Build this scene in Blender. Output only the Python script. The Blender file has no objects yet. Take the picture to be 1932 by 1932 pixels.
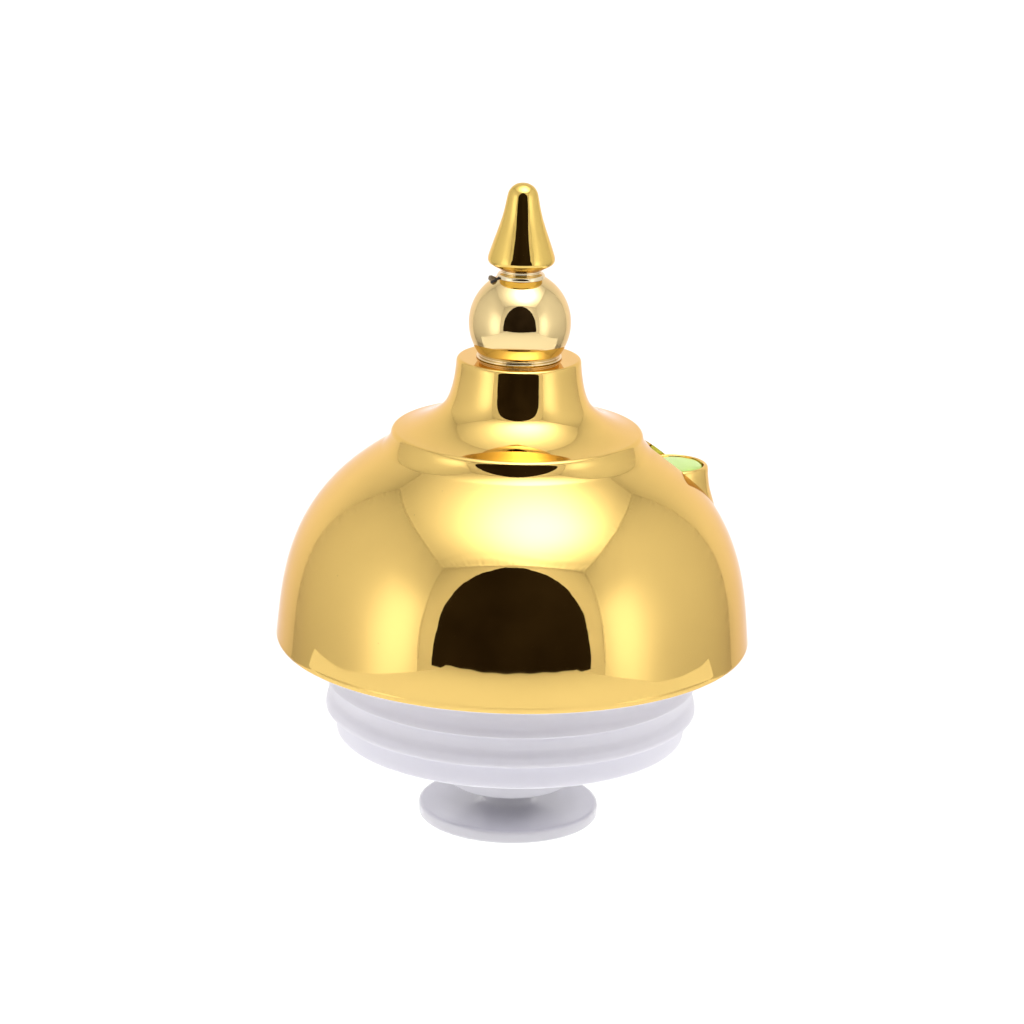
import bpy, bmesh, math, random
from mathutils import Vector, Matrix

# ------------------------------------------------------------------ scale
PX = 0.065 / 446.0              # one unit of the measured profile, in metres
DIST = 6500.0                   # camera distance in profile units
ELEV = math.radians(16.6)
ROLL = math.radians(1.42)
CE, SE = math.cos(ELEV), math.sin(ELEV)

def z_of(row):                  # height on the axis (profile units, 0 = aim point)
    t = 966.0 - row
    return t * DIST / (DIST * CE + t * SE)

Z0 = 603.0                      # the foot stands on z = 0

def rz(w, row):                 # measured half width and row -> metres
    z = z_of(row)
    return (w * (DIST - z * SE) / DIST * PX, (z + Z0) * PX)

def rf(r, row):                 # radius (profile units) and the row at which its front shows -> metres
    lo, hi = -900.0, 900.0
    for _ in range(60):
        z = (lo + hi)/2
        y = 966.0 - DIST*(z*CE - r*SE)/(DIST - z*SE - r*CE)
        if y > row: lo = z
        else: hi = z
    return (r*PX, (z + Z0)*PX)

# ------------------------------------------------------------------ camera
sc = bpy.context.scene
col = sc.collection
cam_d = bpy.data.cameras.new('camera')
cam = bpy.data.objects.new('camera', cam_d)
col.objects.link(cam)
cam_d.sensor_width = 36.0
cam_d.lens = 18.0 * DIST / 966.0
cam_d.shift_x = -6.0 / 1932.0
cam_d.clip_start = 0.01
cam_d.clip_end = 100.0
fwd = Vector((0, CE, -SE)); right0 = Vector((1, 0, 0)); up0 = Vector((0, SE, CE))
rgt = right0 * math.cos(ROLL) + up0 * math.sin(ROLL)
upv = up0 * math.cos(ROLL) - right0 * math.sin(ROLL)
aim = Vector((0, 0, Z0 * PX))
m = Matrix((rgt, upv, -fwd)).transposed().to_4x4()
m.translation = aim - fwd * DIST * PX
cam.matrix_world = m
sc.camera = cam

# ------------------------------------------------------------------ world, view
w = bpy.data.worlds.new('World'); sc.world = w; w.use_nodes = True
_n, _l = w.node_tree.nodes, w.node_tree.links          # the dark studio room outside the tent
_tc = _n.new('ShaderNodeTexCoord'); _ns = _n.new('ShaderNodeTexNoise'); _ns.inputs['Scale'].default_value = 1.6; _ns.inputs['Detail'].default_value = 3
_cr = _n.new('ShaderNodeValToRGB')
_cr.color_ramp.elements[0].position = 0.35; _cr.color_ramp.elements[0].color = (0.019, 0.0125, 0.008, 1)
_cr.color_ramp.elements[1].position = 0.75; _cr.color_ramp.elements[1].color = (0.036, 0.025, 0.017, 1)
_l.new(_tc.outputs['Generated'], _ns.inputs['Vector']); _l.new(_ns.outputs['Fac'], _cr.inputs['Fac'])
_l.new(_cr.outputs['Color'], _n['Background'].inputs['Color'])
_n['Background'].inputs['Strength'].default_value = 1.0
sc.view_settings.view_transform = 'Standard'
sc.view_settings.look = 'None'
sc.view_settings.exposure = 0
sc.view_settings.gamma = 1
sc.cycles.use_denoising = True
sc.cycles.max_bounces = 12
sc.cycles.sample_clamp_indirect = 8.0

# ------------------------------------------------------------------ lamps (outside a white fabric tent, plus added ones whitening board and backdrop)
TW, TF, TB, TH = 0.73, -0.76, 0.56, 0.98      # half width, front, back, height of the tent
TZ = -0.35                                    # floor of the tent, below the raised board
BW, BF, BB = 0.43, -0.75, 0.052                # the white board the lid stands on: half width, front, back
def lamp(name, loc, target, sx, sy, power, color=(1, 1, 1)):
    d = bpy.data.lights.new(name, 'AREA'); d.shape = 'RECTANGLE'
    d.size, d.size_y, d.energy, d.color = sx, sy, power, color
    o = bpy.data.objects.new(name, d); col.objects.link(o)
    o.location = loc
    o.rotation_euler = (Vector(target) - Vector(loc)).to_track_quat('-Z', 'Y').to_euler()
    return o
lamp('board_fill_lamp', (0, (TF+TB)/2, TZ + 0.01), (0, (TF+TB)/2, 0), 1.0, 1.1, 5.55)  # added below the board only to make the ground come out pure white
lamp('backdrop_fill_lamp', (0, TB + 0.28, -0.02), (0, TB, -0.02), 1.6, 0.7, 5.0)  # added behind the backdrop to hold it white in view
lamp('back_fill_lamp', (0, TB + 0.6, 0.6), (0, TB, 0.6), 1.8, 1.0, 8.5)
lamp('left_fill_lamp', (-TW - 0.7, -0.1, 0.5), (-TW, -0.1, 0.5), 2.0, 1.4, 12.0)
lamp('right_fill_lamp', (TW + 0.7, -0.1, 0.5), (TW, -0.1, 0.5), 2.0, 1.4, 12.0)
lamp('left_key_lamp', (-TW - 0.18, -0.50, 0.13), (-TW, -0.50, 0.13), 0.42, 0.6, 2.15)
lamp('right_key_lamp', (TW + 0.18, -0.52, 0.15), (TW, -0.52, 0.15), 0.36, 0.6, 1.9)
lamp('top_lamp', (0.15, -0.24, TH + 0.35), (0.13, -0.22, TH), 0.55, 0.5, 17.0)
lamp('top_fill_lamp', (0, -0.1, TH + 0.6), (0, -0.1, TH), 1.8, 1.6, 11.0)

# ------------------------------------------------------------------ materials
def nt(name):
    mt = bpy.data.materials.new(name); mt.use_nodes = True
    t = mt.node_tree
    return mt, t, t.nodes['Principled BSDF'], t.links

def gold(name, base, rough, specks=True):
    mt, t, b, l = nt(name)
    b.inputs['Metallic'].default_value = 1.0
    b.inputs['Roughness'].default_value = rough
    b.inputs['Base Color'].default_value = (*base, 1)
    b.inputs['Specular Tint'].default_value = (0.84, 0.69, 0.61, 1)
    tc = t.nodes.new('ShaderNodeTexCoord')
    # faint moulding waviness
    n1 = t.nodes.new('ShaderNodeTexNoise'); n1.inputs['Scale'].default_value = 55; n1.inputs['Detail'].default_value = 1
    l.new(tc.outputs['Object'], n1.inputs['Vector'])
    b1 = t.nodes.new('ShaderNodeBump'); b1.inputs['Strength'].default_value = 0.05; b1.inputs['Distance'].default_value = 0.001
    l.new(n1.outputs['Fac'], b1.inputs['Height'])
    l.new(b1.outputs['Normal'], b.inputs['Normal'])
    # lacquer haze: faint change of gloss
    n2 = t.nodes.new('ShaderNodeTexNoise'); n2.inputs['Scale'].default_value = 30; n2.inputs['Detail'].default_value = 4
    l.new(tc.outputs['Object'], n2.inputs['Vector'])
    mr = t.nodes.new('ShaderNodeMapRange')
    mr.inputs['From Min'].default_value = 0.35; mr.inputs['From Max'].default_value = 0.7
    mr.inputs['To Min'].default_value = rough * 0.7; mr.inputs['To Max'].default_value = rough * 1.5
    l.new(n2.outputs['Fac'], mr.inputs['Value']); l.new(mr.outputs['Result'], b.inputs['Roughness'])
    if specks:                      # tiny dust specks
        v = t.nodes.new('ShaderNodeTexVoronoi'); v.inputs['Scale'].default_value = 120
        l.new(tc.outputs['Object'], v.inputs['Vector'])
        lt = t.nodes.new('ShaderNodeMath'); lt.operation = 'LESS_THAN'; lt.inputs[1].default_value = 0.016
        l.new(v.outputs['Distance'], lt.inputs[0])
        mx = t.nodes.new('ShaderNodeMix'); mx.data_type = 'RGBA'
        mx.inputs['A'].default_value = (*base, 1)
        mx.inputs['B'].default_value = (base[0] * 0.55, base[1] * 0.5, base[2] * 0.5, 1)
        l.new(lt.outputs[0], mx.inputs['Factor']); l.new(mx.outputs['Result'], b.inputs['Base Color'])
    return mt

GOLD = gold('dome_gold', (0.79, 0.55, 0.17), 0.03)
GOLD_NECK = GOLD
GOLD_SPIRE = gold('spire_gold', (0.77, 0.55, 0.15), 0.035)
GOLD_PALE = gold('champagne_gold', (0.80, 0.625, 0.31), 0.03)
GOLD_RING = gold('pale_ring_gold', (0.80, 0.70, 0.48), 0.05, False)

def plastic(name, base, rough, sss=0.0, sscale=0.004):
    mt, t, b, l = nt(name)
    b.inputs['Base Color'].default_value = (*base, 1)
    b.inputs['Roughness'].default_value = rough
    b.inputs['Subsurface Weight'].default_value = sss
    b.inputs['Subsurface Radius'].default_value = (1, 1, 1)
    b.inputs['Subsurface Scale'].default_value = sscale
    tc = t.nodes.new('ShaderNodeTexCoord')
    n = t.nodes.new('ShaderNodeTexNoise'); n.inputs['Scale'].default_value = 90; n.inputs['Detail'].default_value = 3
    l.new(tc.outputs['Object'], n.inputs['Vector'])
    bp = t.nodes.new('ShaderNodeBump'); bp.inputs['Strength'].default_value = 0.04; bp.inputs['Distance'].default_value = 0.001
    l.new(n.outputs['Fac'], bp.inputs['Height']); l.new(bp.outputs['Normal'], b.inputs['Normal'])
    return mt

WHITE = plastic('white_plastic', (0.755, 0.75, 0.825), 0.45, 0.5, 0.003)
FROST = plastic('frosted_foot_plastic', (0.665, 0.66, 0.71), 0.2, 0.0)
GREEN = plastic('green_plastic', (0.39, 0.585, 0.115), 0.25, 0.0)
BLACK = plastic('black_wire_coating', (0.015, 0.013, 0.012), 0.4)
BROWN = plastic('bare_wire_end', (0.22, 0.16, 0.09), 0.35)

def fabric(name, tcol, dcol):
    mt = bpy.data.materials.new(name); mt.use_nodes = True
    t = mt.node_tree; l = t.links
    t.nodes.remove(t.nodes['Principled BSDF'])
    tr = t.nodes.new('ShaderNodeBsdfTranslucent'); tr.inputs['Color'].default_value = (*tcol, 1)
    df = t.nodes.new('ShaderNodeBsdfDiffuse'); df.inputs['Color'].default_value = (*dcol, 1)
    ad = t.nodes.new('ShaderNodeAddShader')
    l.new(tr.outputs[0], ad.inputs[0]); l.new(df.outputs[0], ad.inputs[1])
    l.new(ad.outputs[0], t.nodes['Material Output'].inputs['Surface'])
    return mt
FABRIC = fabric('white_tent_fabric', (0.55, 0.545, 0.54), (0.35, 0.345, 0.34))
FLAP = fabric('white_flap_fabric', (0.3, 0.3, 0.3), (0.68, 0.67, 0.66))
UNDERLIT = fabric('underlit_white_board', (0.735, 0.735, 0.735), (0.06, 0.06, 0.06))  # made-up translucent sheet, so the added lamp underneath makes the board glow white

# ------------------------------------------------------------------ mesh helpers
def link(name, me, mat, parent=None):
    o = bpy.data.objects.new(name, me); col.objects.link(o)
    if mat: me.materials.append(mat)
    if parent: o.parent = parent
    return o

def bez(p0, p1, p2, p3, n=24):
    out = []
    for i in range(n + 1):
        t = i / n; u = 1 - t
        out.append(tuple(u**3*a + 3*u*u*t*b + 3*u*t*t*c + t**3*d for a, b, c, d in zip(p0, p1, p2, p3)))
    return out

def smooth(pts, n=8):               # Catmull-Rom (centripetal) through the points
    P = [Vector(p) for p in pts]
    P = [P[0] * 2 - P[1]] + P + [P[-1] * 2 - P[-2]]
    out = []
    for i in range(1, len(P) - 2):
        p0, p1, p2, p3 = P[i-1], P[i], P[i+1], P[i+2]
        t0 = 0; t1 = t0 + max((p1-p0).length, 1e-9)**0.5; t2 = t1 + max((p2-p1).length, 1e-9)**0.5; t3 = t2 + max((p3-p2).length, 1e-9)**0.5
        for k in range(n):
            t = t1 + (t2 - t1) * k / n
            a1 = p0*((t1-t)/(t1-t0)) + p1*((t-t0)/(t1-t0)); a2 = p1*((t2-t)/(t2-t1)) + p2*((t-t1)/(t2-t1)); a3 = p2*((t3-t)/(t3-t2)) + p3*((t-t2)/(t3-t2))
            b1 = a1*((t2-t)/(t2-t0)) + a2*((t-t0)/(t2-t0)); b2 = a2*((t3-t)/(t3-t1)) + a3*((t-t1)/(t3-t1))
            out.append(tuple(b1*((t2-t)/(t2-t1)) + b2*((t-t1)/(t2-t1))))
    out.append(tuple(P[-2]))
    return out

def lathe_mesh(name, prof, seg=256, center=(0, 0)):
    """prof: list of (r, z) in metres, top to bottom; r = 0 ends close on the axis."""
    V, F, rings = [], [], []
    cx, cy = center
    for r, z in prof:
        if r < 1e-7:
            rings.append([len(V)]); V.append((cx, cy, z))
        else:
            rings.append(list(range(len(V), len(V) + seg)))
            V += [(cx + r*math.cos(2*math.pi*k/seg), cy + r*math.sin(2*math.pi*k/seg), z) for k in range(seg)]
    for a, b in zip(rings, rings[1:]):
        for k in range(seg):
            j = (k + 1) % seg
            if len(a) == 1 and len(b) == 1: continue
            if len(a) == 1: F.append((a[0], b[k], b[j]))
            elif len(b) == 1: F.append((a[k], b[0], a[j]))
            else: F.append((a[k], b[k], b[j], a[j]))
    me = bpy.data.meshes.new(name); me.from_pydata(V, [], F); me.update()
    for p in me.polygons: p.use_smooth = True
    return me

def tube(name, pts, rad, mat, parent, closed=False, sides=10):
    me = bpy.data.meshes.new(name); bm = bmesh.new()
    P = [Vector(p) for p in pts]; rings = []
    n = len(P)
    for i, p in enumerate(P):
        t = (P[(i+1) % n] - P[i-1]) if closed else (P[min(i+1, n-1)] - P[max(i-1, 0)])
        t.normalize()
        u = t.cross(Vector((0, 0, 1)));
        if u.length < 1e-3: u = t.cross(Vector((1, 0, 0)))
        u.normalize(); v = t.cross(u)
        rr = rad[i] if isinstance(rad, (list, tuple)) else rad
        rings.append([bm.verts.new(p + (u*math.cos(2*math.pi*k/sides) + v*math.sin(2*math.pi*k/sides))*rr) for k in range(sides)])
    for i in range(n if closed else n-1):
        A, B = rings[i], rings[(i+1) % n]
        for k in range(sides): bm.faces.new((A[k], A[(k+1) % sides], B[(k+1) % sides], B[k]))
    if not closed:
        bm.faces.new(rings[0]); bm.faces.new(list(reversed(rings[-1])))
    bmesh.ops.recalc_face_normals(bm, faces=bm.faces)
    for f in bm.faces: f.smooth = True
    bm.to_mesh(me); bm.free()
    return link(name, me, mat, parent)

# ------------------------------------------------------------------ setting: white board, whitened from below by an added lamp, with rear wall
def grid_sheet(name, fn, nu, nv, mat):
    V = [fn(i/nu, j/nv) for j in range(nv+1) for i in range(nu+1)]
    F = [(j*(nu+1)+i, j*(nu+1)+i+1, (j+1)*(nu+1)+i+1, (j+1)*(nu+1)+i) for j in range(nv) for i in range(nu)]
    me = bpy.data.meshes.new(name); me.from_pydata(V, [], F); me.update()
    for p in me.polygons: p.use_smooth = True
    return link(name, me, mat)
random.seed(4)
ripple = lambda s, a=0.006: a*(math.sin(17.3*s+.4)+.6*math.sin(41*s+1.1)+.4*math.sin(73*s))

def board_pt(u, v):
    x = (-BW + 2*BW*u)*(1 - .27*v); f = max(0, 1 - v/0.12)
    return (x, BF + (BB-BF)*v +   .004*f*math.sin(9*u+1), f*f*(.006 + .002*math.sin(11*u+.5) + .0015*math.sin(37*u)))
board = grid_sheet('table_surface', board_pt, 160, 60, UNDERLIT)
board['kind'] = 'structure'
floor = grid_sheet('floor', lambda u, v: (-TW-.02+(2*TW+.04)*u, TF+(TB-TF+.02)*v, TZ), 8, 8, FABRIC)
floor['kind'] = 'structure'
backdrop = grid_sheet('backdrop', lambda u, v: (-TW-.02+(2*TW+.04)*u, TB, TZ-.02+(TH-TZ+.05)*v), 8, 8, FABRIC)
backdrop['kind'] = 'structure'

def panel(name, fn, nu=220, nv=220):
    o = grid_sheet(name, fn, nu, nv, FABRIC); o['kind'] = 'structure'; return o
def gather(d, s, seed, width=.16, amp=.006):
    """pleats where the fabric is gathered into a seam: d = distance from the seam, s = along it"""
    f = max(0.0, 1 - d/width); f = f*f
    return amp*f*(math.sin(95*s+seed) + .7*math.sin(61*s+2*seed) * math.sin(7*s+seed) + .4*math.sin(140*s+3*seed))
def side_wall(sx, seed):
    def fn(u, v):
        y = TF+(TB-TF+.02)*u; z = TZ-.02+(TH-TZ+.045)*v
        dx = .004*math.sin(6*v+3*u+seed) + gather(abs(TB-y), z, seed) + gather(abs(TH-z), y, seed+1, .14, .003) + gather(y-TF, z, seed+2, .06, .002)
        return (sx*(TW + dx), y, z)
    return fn
panel('left_wall', side_wall(-1, 0.4))
panel('right_wall', side_wall(1, 1.7))
def top(u, v):
    x = -TW-.02+(2*TW+.04)*u; y = TF+(TB-TF+.02)*v
    dz = -.012*math.sin(math.pi*u)*math.sin(math.pi*v) + gather(y-TF, x, .3, .22, .003) + gather(abs(TW-abs(x)), y, .9, .12, .0025)
    dz += .007*max(0, 1-(y-TF)/.25)*math.sin(38*(y-TF)+3*math.sin(5*x))
    return (x, y, TH+dz)
panel('ceiling', top)
# front panel: a border of fabric around the arched front opening
def front_panel():
    HW = 0.565
    def inner(t):                        # t 0..1 from bottom left over the arch to bottom right
        a = math.pi*(1-t)
        c, s = math.cos(a), math.sin(a)
        n = 2.3
        k = (abs(c)**n + abs(s)**n)**(-1/n)
        x = HW*k*c; z = -.01 + (TH-.06)*k*s + .045*max(0, 1-abs(x)/.3)
        return x*(1+ripple(t*3, .004)), z*(1+ripple(t*3+2, .004))
    def outer(t):
        a = math.pi*(1-t); c, s = math.cos(a), math.sin(a)
        k = 1/max(abs(c), abs(s))
        return (TW+.02)*k*c, -.01+(TH+.05)*k*s
    N = 240; V = []; F = []
    for i in range(N+1):
        t = i/N; a = inner(t); b = outer(t)
        V += [(a[0], TF+.003*math.sin(60*t), a[1]), (b[0], TF, b[1])]
    for i in range(N): F.append((2*i, 2*i+1, 2*i+3, 2*i+2))
    n0 = len(V)                          # the apron below the opening, up to the front of the board
    V += [(-TW-.02, TF, TZ-.02), (TW+.02, TF, TZ-.02), (TW+.02, TF, -.01), (-TW-.02, TF, -.01)]; F.append((n0, n0+1, n0+2, n0+3))
    me = bpy.data.meshes.new('front_wall'); me.from_pydata(V, [], F); me.update()
    o = link('front_wall', me, FLAP); o['kind'] = 'structure'
front_panel()
# sewn seams of the tent
for sx in (-1, 1):
    e_ = .004
    pts = [(sx*(TW-e_), TB-e_, TZ+z*.02) for z in range(0, 70)]
    o_ = tube('tent_seam', [p for p in pts if p[2] < TH-.01], .007, FABRIC, None); o_['kind'] = 'structure'
    o_ = tube('tent_seam', [(sx*(TW-e_), TF+.02+k*.02, TH-e_) for k in range(65)], .007, FABRIC, None); o_['kind'] = 'structure'
    o_ = tube('tent_seam', [(sx*(TW-e_), TF+.006, k*.02) for k in range(48)], .007, FABRIC, None); o_['kind'] = 'structure'
o_ = tube('tent_seam', [(-TW+.02+k*.02, TB-.004, TH-.004) for k in range(72)], .007, FABRIC, None); o_['kind'] = 'structure'
o_ = tube('tent_seam', [(-TW+.02+k*.02, TF+.006, TH-.004) for k in range(72)], .007, FABRIC, None); o_['kind'] = 'structure'

# ------------------------------------------------------------------ the thing
root = bpy.data.objects.new('ornamental_lid', None); col.objects.link(root)
root['label'] = 'shiny gold dome-shaped lid with ball-and-spire finial, green side button and white stepped stopper'
root['category'] = 'lid'

# --- dome: fitted outline
KD = [448.21647828, -43.47755651, 252.64045532, -406.36977727, 184.55968466]
ZB = z_of(1184)
def dome_pt(th):
    rho = sum(k*th**i for i, k in enumerate(KD))
    return (rho*math.cos(th), ZB + rho*math.sin(th))
def up(p): return (p[0]*PX, (p[1] + Z0)*PX)          # profile units -> metres
def pu(wd, row):                                     # measured -> profile units
    z = z_of(row); return (wd*(DIST - z*SE)/DIST, z)
TH_TOP = math.radians(54.3)
dome_arc = [dome_pt(TH_TOP*(1 - i/90)) for i in range(91)]
# join between flange wall and dome
p3 = dome_arc[0]; tv = Vector(dome_arc[1]) - Vector(dome_arc[0]); tv.normalize()
p0 = pu(238.3, 817)
fil = bez(p0, (p0[0]+1.8, p0[1]-12), (p3[0]-tv.x*6, p3[1]-tv.y*6), p3, 24)
# rolled lower rim
b = dome_arc[-1]
row_rim = 1196.5
e0 = pu(442, row_rim)
rim = bez(b, (b[0]+.5, b[1]-6), (e0[0]+3.5, e0[1]+4), e0, 12)
under = [(e0[0]-1.2, e0[1]-1.0), (e0[0]-4, e0[1]-0.8), (e0[0]-6, e0[1]+3), (e0[0]-8, e0[1]+30), (345, e0[1]+45), (0, e0[1]+45)]
prof_dome_u = fil + dome_arc[1:] + rim[1:]
dome_profile = [up(p) for p in prof_dome_u]
dome_me = lathe_mesh('dome', [(0, dome_profile[0][1])] + dome_profile + [up(p) for p in under], 384)
dome = link('dome', dome_me, GOLD, root)
dome_me.materials.append(WHITE)
for p in dome_me.polygons:
    c = p.center
    if c.z < dome_profile[-1][1] + 1e-4 + .0 or (c.x**2 + c.y**2)**.5 < 430*PX and c.z < dome_profile[-1][1] + 60*PX and abs(p.normal.z) < 2 and (c.x**2+c.y**2)**.5 < dome_profile[-1][0] - 3*PX and c.z < (z_of(1150)+Z0)*PX: p.material_index = 1

# --- button housing position
BX, BY = 297*PX, 66*PX
BTOP = (z_of(884) + Z0)*PX
# well cut into the dome above the button
cut_me = lathe_mesh('cut', [(0, BTOP+.03), (62*PX, BTOP+.03), (62*PX, BTOP-2.5*PX), (0, BTOP-2.5*PX)], 96, (BX, BY))
cut = link('cut', cut_me, GOLD)
md = dome.modifiers.new('well', 'BOOLEAN'); md.operation = 'DIFFERENCE'; md.object = cut; md.solver = 'EXACT'
dg = bpy.context.evaluated_depsgraph_get()
new_me = bpy.data.meshes.new_from_object(dome.evaluated_get(dg))
dome.modifiers.clear(); dome.data = new_me; new_me.name = 'dome'
bpy.data.objects.remove(cut)
# analytic normals so that the mirror finish stays clean around the cut
nrm = []
for i in range(len(dome_profile)):
    a = dome_profile[max(i-1, 0)]; c = dome_profile[min(i+1, len(dome_profile)-1)]
    dx, dz = c[0]-a[0], c[1]-a[1]; L = math.hypot(dx, dz) or 1
    nrm.append((-dz/L, dx/L))
    if nrm[-1][0] < 0 and nrm[-1][1] < 0: pass
zs = [p[1] for p in dome_profile]
import bisect
zneg = [-z for z in zs]
def outward(r, z):
    k = min(max(bisect.bisect_left(zneg, -z), 1), len(zs)-1)
    z1, z2 = zs[k-1], zs[k]
    f = 0 if abs(z2-z1) < 1e-12 else min(max((z-z1)/(z2-z1), 0), 1)
    n = (nrm[k-1][0]*(1-f)+nrm[k][0]*f, nrm[k-1][1]*(1-f)+nrm[k][1]*f)
    pr = dome_profile[k-1][0]*(1-f)+dome_profile[k][0]*f
    return n, pr
norms = []
for p in new_me.polygons:
    p.use_smooth = True
    c = p.center
    n, pr = outward(math.hypot(c.x, c.y), c.z)
    onout = abs(math.hypot(c.x, c.y) - pr) < 4e-4 and dome_profile[-1][1] <= c.z <= dome_profile[0][1] - 1e-6
    for vi in p.vertices:
        co = new_me.vertices[vi].co
        if onout:
            r = math.hypot(co.x, co.y); n, _ = outward(r, co.z)
            norms.append(Vector((co.x/r*n[0], co.y/r*n[0], n[1])).normalized())
        else:
            q = Vector((co.x-BX, co.y-BY, 0))
            if abs(p.normal.z) < .3 and q.length < 70*PX and c.z > BTOP - 4*PX: norms.append(-q.normalized())
            else: norms.append(p.normal.copy())
new_me.normals_split_custom_set(norms)

# --- button housing (draft angle, flared foot) and button
hp = [(57, -9), (57.6, -3), (58.8, -0.8), (61, 0), (63, -0.7), (65.6, -2.8), (67, -6.5), (67.8, -18), (69.6, -34), (72, -47), (74.5, -56), (77, -64), (79.8, -73), (82.5, -84), (81, -94)]
hprof = [(r*PX, BTOP + z*PX) for r, z in smooth(hp, 6)]
housing = link('button_housing', lathe_mesh('button_housing', [(0, BTOP-9.5*PX)] + hprof, 160, (BX, BY)), GOLD, root)
bp_ = [(0, 0.6), (18, 0.5), (34, 0.0), (46, -0.9), (52.5, -2.2), (55, -4.5), (55.4, -9)]
button = link('button', lathe_mesh('button', [(r*PX, BTOP + (z-0.2)*PX) for r, z in smooth(bp_, 6)], 128, (BX, BY)), GREEN, root)
button['label'] = 'pale green round push button'

# --- flared neck with flange
top_row = 673.3
neck = [(0, z_of(top_row))]
neck += [pu(x, top_row) for x in (40, 80, 100, 108)]
a = pu(112, top_row); c = pu(118.4, 681)
neck += bez(a, (a[0]+3.8, a[1]), (c[0]-.3, c[1]+4.5), c, 10)
m1 = pu(141, 765)
neck += bez(c, pu(120.8, 718), pu(128, 750), m1, 48)[1:]
d3 = pu(231, 808.6)
neck += bez(m1, pu(157, 783.5), pu(195, 803.5), d3, 48)[1:]
neck += bez(d3, (d3[0]+4.2, d3[1]-1.0), (p0[0]-.6, p0[1]+4), p0, 14)[1:]
flared = link('flared_neck', lathe_mesh('flared_neck', [up(p) for p in neck], 320), GOLD, root)

# --- ball, its foot ring, neck ring and spire
BR = 97.0; bz = z_of(607.5)
ball_p = []
sc_r = lambda wd, z: wd*(DIST - z*SE)/DIST
for i in range(97):
    t = math.radians(27 + (142-27)*i/96)
    ball_p.append(up((sc_r(BR, bz)*math.sin(t), bz + BR*math.cos(t))))
ball = link('ball', lathe_mesh('ball', [(0, ball_p[0][1])] + ball_p, 256), GOLD_PALE, root)
ringp = smooth([(60, 662), (73.8, 664), (75.4, 665.2), (77.2, 666.2), (77.4, 667.4), (76.6, 668.3), (78.6, 669.0), (80.6, 670.2), (80.9, 671.5), (80.2, 672.7), (78, 673.6)], 8)
base_ring = link('base_ring', lathe_mesh('base_ring', [rz(*p) for p in ringp], 256), GOLD_RING, root)
nrp = smooth([(30, 505), (37.5, 506), (38.2, 509), (37.6, 512), (39.5, 513.6), (43.5, 515), (45.5, 518), (45.8, 521.5), (45.5, 524.5), (44.8, 526.4), (42, 527.4), (30, 528)], 8)
neck_ring = link('neck_ring', lathe_mesh('neck_ring', [rz(*p) for p in nrp], 192), GOLD_RING, root)
sp = [(0, 344.6), (8, 345.4), (16, 348.6), (23, 354.4), (27.4, 361.5), (30, 371), (34.2, 392), (39, 411), (45.5, 431), (53.5, 453.5), (60.5, 474), (63.4, 484), (63.7, 489.5), (61.8, 494), (56.5, 498.5), (49, 502.5), (42, 506), (38, 508), (30, 509)]
spire = link('spire', lathe_mesh('spire', [rz(*p) for p in smooth(sp, 10)], 192), GOLD_SPIRE, root)

# --- thin dark wire tied round the neck under the spire
wr, wz = rz(46.0, 526.6)
wire = tube('tie_wire', [(wr*math.cos(t*2*math.pi/120), wr*math.sin(t*2*math.pi/120), wz) for t in range(120)], 0.9*PX, BLACK, root, True)
def near(dx, drow, dy=0.0):     # offset from the axis in profile units at the given row
    x, z = rz(1.0, drow); return (dx*PX, -dy*PX, z)
tube('wire_knot', [near(-38.5, 525.5, 14), near(-42.5, 527, 15), near(-46.5, 527.5, 16), near(-50.5, 530, 17), near(-54.5, 532.5, 17)], [3.4*PX, 5.4*PX, 7.3*PX, 6.1*PX, 4.1*PX], BLACK, wire)
tube('wire_tail', [near(-45.5, 526, 16), near(-50.5, 524, 16), near(-55.5, 522.3, 15), near(-59.5, 521.6, 14)], [4.1*PX, 5.1*PX, 5.4*PX, 3.9*PX], BROWN, wire)
tube('wire_tail', [near(-36.0, 521, 16), near(-39.5, 521.5, 17), near(-43.5, 525, 18)], [2.7*PX, 3.7*PX, 3.2*PX], BLACK, wire)

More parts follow.
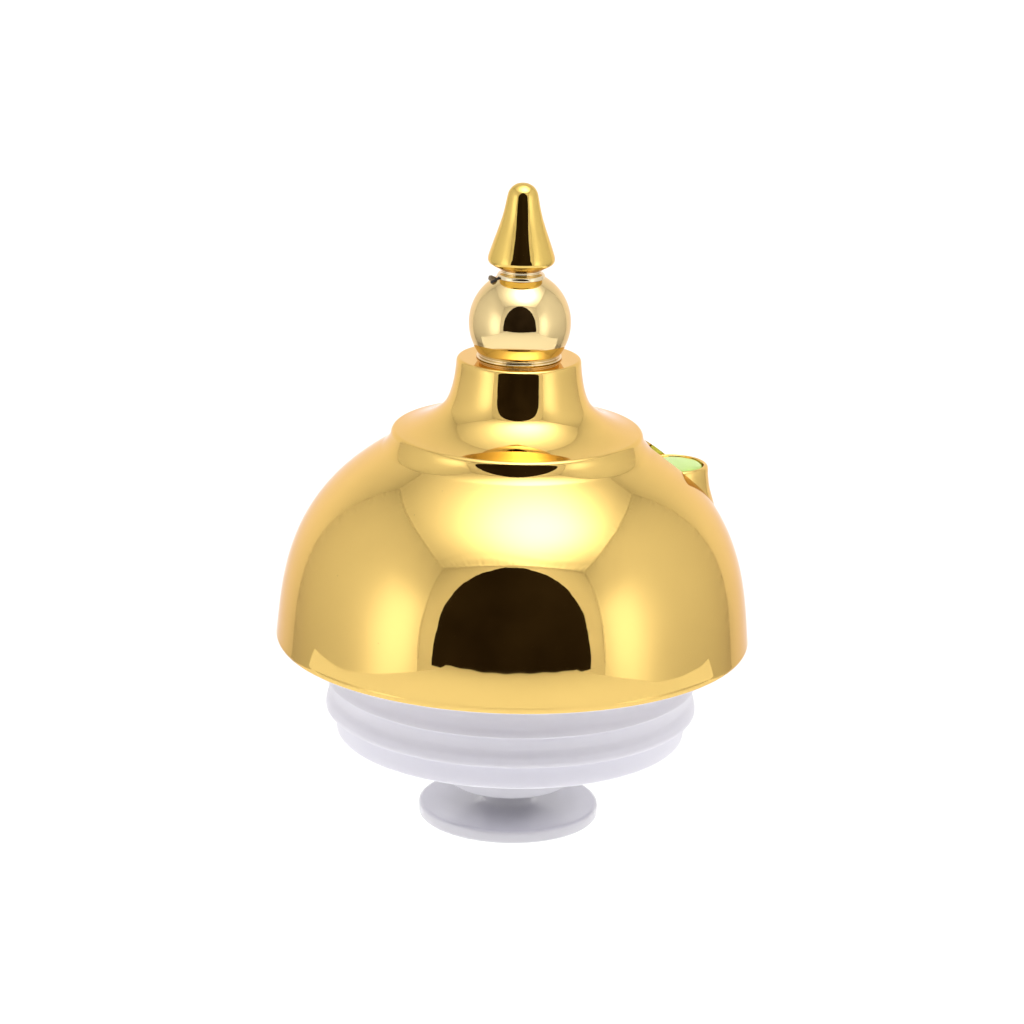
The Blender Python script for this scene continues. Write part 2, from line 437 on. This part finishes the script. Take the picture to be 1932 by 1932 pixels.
# --- white stepped stopper, boss, stem and foot
SW = 1.018
z1_, z2_, z3_ = rf(346.6*SW, 1394.6)[1]/PX, rf(347*SW, 1450)[1]/PX, rf(326*SW, 1489.3)[1]/PX
zg_ = rf(341*SW, 1416)[1]/PX
st = smooth([(338, z1_+72), (339, z1_+45), (339.4, z1_+30), (341.5, z1_+16), (345.2, z1_+6), (346.6, z1_+2.2)], 8)
st += smooth([(346.7, z1_+1.6), (346.6, z1_+.6), (345.8, z1_), (342, z1_-.8), (340.4, z1_-2), (340, z1_-8), (340.1, zg_), (341.2, zg_-6), (344.4, zg_-16), (346.6, z2_+7)], 8)
st += smooth([(347, z2_+2.5), (346.9, z2_+.8), (346, z2_), (336, z2_-.8), (329.5, z2_-1.5), (328, z2_-3.5), (327.6, z2_-9), (326.6, z3_+6), (326, z3_+2.5), (324.4, z3_+.5), (320, z3_), (310, z3_), (200, z3_), (0, z3_)], 8)
st = [(r_*SW*PX, z_*PX) for r_, z_ in st]
stopper = link('stopper', lathe_mesh('stopper', [(0, st[0][1])] + st, 320), WHITE, root)
zb_ = rf(328, 1487)[1]/PX
zc_ = rf(120, 1508)[1]/PX
bo = [(r*PX, z*PX) for r, z in smooth([(130, zb_), (127, zb_-8), (124, (zb_+zc_)/2), (119.5, zc_+4), (118.6, zc_+1.5), (116, zc_), (80, zc_-.5), (0, zc_-.5)], 8)]
boss = link('boss', lathe_mesh('boss', bo, 224), FROST, root)
zs_ = rf(47, 1527)[1]/PX
ft = [(r*PX, z*PX) for r, z in smooth([(0, zc_+3), (43, zc_+2), (44.5, zc_-4), (44.8, zs_+14), (46.5, zs_+7), (51, zs_+2.6), (60, zs_-.2), (90, zs_-1.0), (130, zs_+.6), (161, zs_+2.5), (167.5, zs_+2.6), (171, zs_+1.0), (172.4, zs_-2.5), (172.8, zs_*.55), (172.4, 4), (170.5, .8), (167, 0), (140, 0), (0, 0)], 8)]
foot = link('foot', lathe_mesh('foot', ft, 256), FROST, root)
